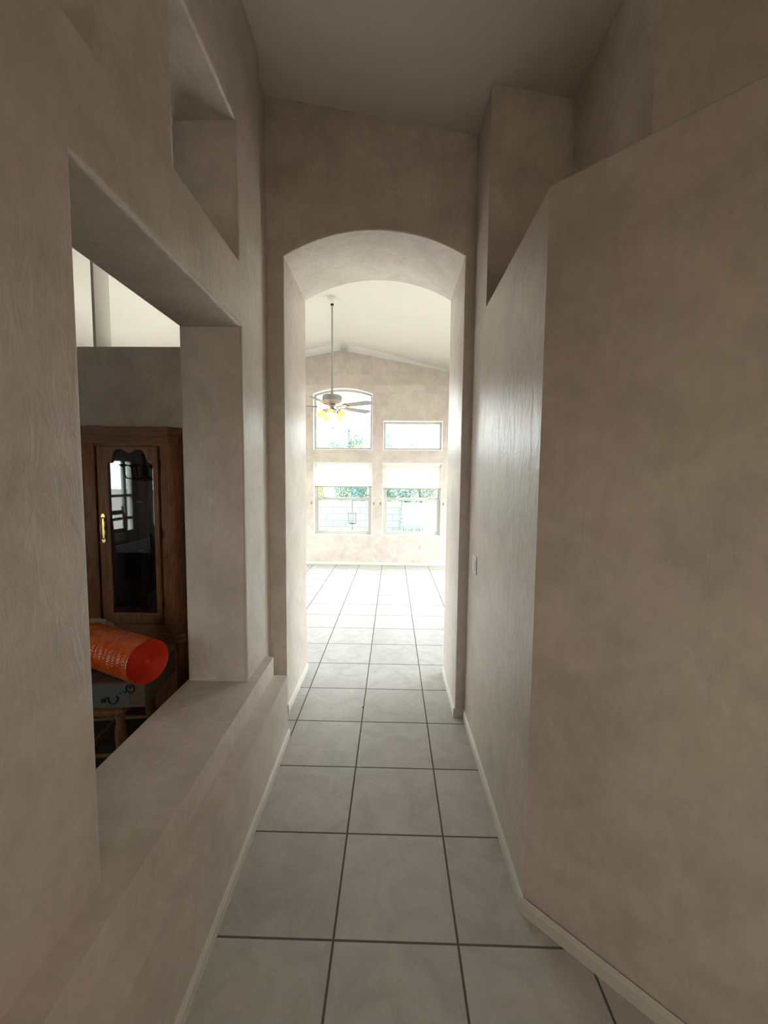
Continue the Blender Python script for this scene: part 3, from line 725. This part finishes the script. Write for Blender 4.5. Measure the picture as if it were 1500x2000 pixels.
def leaf_mat(name, a, c):
    m = translucent(name, a, .3); return m
LEAFS = [leaf_mat('sage_green_leaves', (.12, .20, .14), 0), leaf_mat('yellow_green_leaves', (.24, .32, .12), 0), leaf_mat('dusty_blue_green_leaves', (.11, .20, .18), 0), leaf_mat('yellow_flowering_leaves', (.42, .38, .16), 0)]
BARK = mat('grey_bark', (.08, .07, .06), .9)
def leaves(bm, center, rad, n, size, rnd, squash=(1, 1, 1)):
    for _ in range(n):
        while True:
            p_ = Vector((rnd.uniform(-1, 1), rnd.uniform(-1, 1), rnd.uniform(-1, 1)))
            if p_.length < 1: break
        p_ = Vector(center)+Vector((p_.x*rad*squash[0], p_.y*rad*squash[1], p_.z*rad*squash[2]))
        d = Vector((rnd.gauss(0, 1), rnd.gauss(0, 1), rnd.gauss(0, 1))).normalized(); e = d.orthogonal().normalized()
        s_ = size*rnd.uniform(.6, 1.4)
        vs_ = [bm.verts.new(p_+d*s_), bm.verts.new(p_+e*s_*.4), bm.verts.new(p_-d*s_), bm.verts.new(p_-e*s_*.4)]
        bm.faces.new(vs_)
def shrub(x, y, wd, h, m, label, seed, n=1500, z=-.06, size=.045, group=None):
    rnd = random.Random(seed); r = empty('shrub', (x, y, z)); tag(r, label, 'shrub', group)
    b = bmesh.new()
    for k in range(5):
        a = rnd.uniform(0, 2*PI); tube(b, [(0, 0, 0), (math.cos(a)*wd*.15, math.sin(a)*wd*.15, h*.4), (math.cos(a)*wd*.3, math.sin(a)*wd*.3, h*.8)], [.02, .012, .005], 6)
    obj('stems', b, BARK, r)
    b = bmesh.new()
    for k in range(9):
        leaves(b, (rnd.uniform(-.3, .3)*wd, rnd.uniform(-.3, .3)*wd*.5, h*rnd.uniform(.35, .78)), h*.24, n//9, size, rnd, (wd/h*1.1, 1, 1))
    obj('foliage', b, m, r, smooth=0)
names = ['yellow green shrub above the block wall, left in the left window', 'sage green shrub above the block wall, centre of the left window', 'dusty green shrub above the block wall, right in the left window',
         'sage green shrub behind the wall between the two windows', 'dusty blue green shrub above the stucco wall, left in the right window', 'green shrub above the stucco wall, centre of the right window', 'pale green shrub above the stucco wall, right in the right window']
for i, (x, k) in enumerate([(-2.55, 1), (-1.8, 0), (-1.05, 2), (-.3, 0), (.45, 2), (1.2, 0), (1.95, 1)]):
    shrub(x, 13.95+1.5*(i % 2), .72+.45*(i % 2), 2.25+.15*(i % 3), LEAFS[k], names[i], 11+i, 1900, group='shrubs behind the garden walls')
def tree(x, y, h, sp, label, seed, m, nb=16, trunk=1.3):
    rnd = random.Random(seed); r = empty('tree', (x, y, -.06)); tag(r, label, 'tree', 'sparse trees beyond the garden wall')
    b = bmesh.new(); lf = bmesh.new()
    tube(b, [(0, 0, 0), (.05, 0, trunk*.5), (0, .03, trunk)], [.09, .07, .06], 8)
    for k in range(nb):
        a = rnd.uniform(0, 2*PI); ro = rnd.uniform(.25, 1)*sp; top = trunk+(h-trunk)*rnd.uniform(.35, 1)*(1-.35*ro/sp)
        p1 = Vector((math.cos(a)*ro*.4, math.sin(a)*ro*.4, trunk+(top-trunk)*.45)); p2 = Vector((math.cos(a)*ro, math.sin(a)*ro, top))
        pts = [Vector((0, 0, trunk-.1)), p1, p2]; tube(b, pts, [.03, .016, .005], 5)
        for t in range(13):
            q = p1.lerp(p2, t/12); leaves(lf, q, .16, 7, .062, rnd)
    obj('branches', b, BARK, r); obj('foliage', lf, m, r, smooth=0)
tree(-1.9, 19.2, 5.0, 1.35, 'sparse leafy tree in the lower right of the arched window', 5, LEAFS[0], 22)
tree(-.2, 18.2, 4.3, .7, 'thin young tree at the left edge of the small rectangular window', 8, LEAFS[2], 9)
tree(1.2, 18.2, 4.4, .8, 'thin forked tree in the middle of the small rectangular window', 3, LEAFS[2], 7)
shrub(-1.18, 17.0, .6, 3.5, LEAFS[3], 'tall pale yellow shrub at the bottom right of the arched window', 71, 900)
# agave row outside the right window
for i, (x, lab) in enumerate([(.36, 'leftmost spiky little plant at the foot of the stucco wall'), (.56, 'second spiky little plant from the left at the stucco wall'),
                              (.72, 'third spiky little plant, fullest of the row at the stucco wall'), (.90, 'rightmost spiky little plant at the foot of the stucco wall')]):
    b = bmesh.new(); rnd = random.Random(40+i)
    for k in range(11):
        a = rnd.uniform(0, 2*PI); L = rnd.uniform(.10, .2); t = rnd.uniform(.1, .6)
        p1 = Vector((math.cos(a)*L*t*.6, math.sin(a)*L*t*.6, L*.6)); p2 = Vector((math.cos(a)*L*t, math.sin(a)*L*t, L))
        tube(b, [(0, 0, 0), p1, p2], [.009, .007, .001], 5)
    o = obj('spiky_plant', b, mat('agave_green', (.045, .10, .06), .7)); o.location = (x, 12.6, -.06); o.scale = (1.3, 1.3, 1.9)
    tag(o, lab, 'plant', 'spiky plants at the stucco wall')
# lantern on a garden stake outside the left window
def lantern():
    r = empty('garden_lantern', (-.925, 9.35, -.06)); tag(r, 'small wire lantern on a thin stake outside the lower left window', 'lantern')
    zc_ = .86+.03
    b = bmesh.new(); tube(b, [(0, 0, 0), (0, 0, zc_-.13)], .005, 8); tube(b, [(0, 0, zc_+.13), (0, 0, zc_+.38)], .005, 8)
    tube(b, [(0, 0, zc_+.38), (.01, 0, zc_+.41), (.03, 0, zc_+.42), (.045, 0, zc_+.40)], .004, 8); obj('stake', b, IRON, r)
    b = bmesh.new(); lathe(b, [(.105, zc_+.125), (.11, zc_+.13), (.06, zc_+.125), (.01, zc_+.11)], 24); obj('roof_plate', b, IRON, r)
    b = bmesh.new(); lathe(b, [(.01, zc_-.14), (.06, zc_-.135), (.09, zc_-.12), (.095, zc_-.112), (.02, zc_-.12)], 24); obj('base_plate', b, IRON, r)
    b = bmesh.new()
    for k in range(10):
        a = 2*PI*k/10; tube(b, [(.1*math.cos(a), .1*math.sin(a), zc_+.125), (.092*math.cos(a), .092*math.sin(a), zc_-.115)], .0022, 5)
    obj('wire_cage', b, IRON, r)
    b = bmesh.new(); lathe(b, [(.014, zc_-.12), (.014, zc_-.06)], 12); obj('candle', b, mat('candle_wax', (.2, .22, .2), .6), r)
lantern()
for l_ in [x for x in bpy.data.objects if x.type == 'LIGHT' and not x.parent]: pass
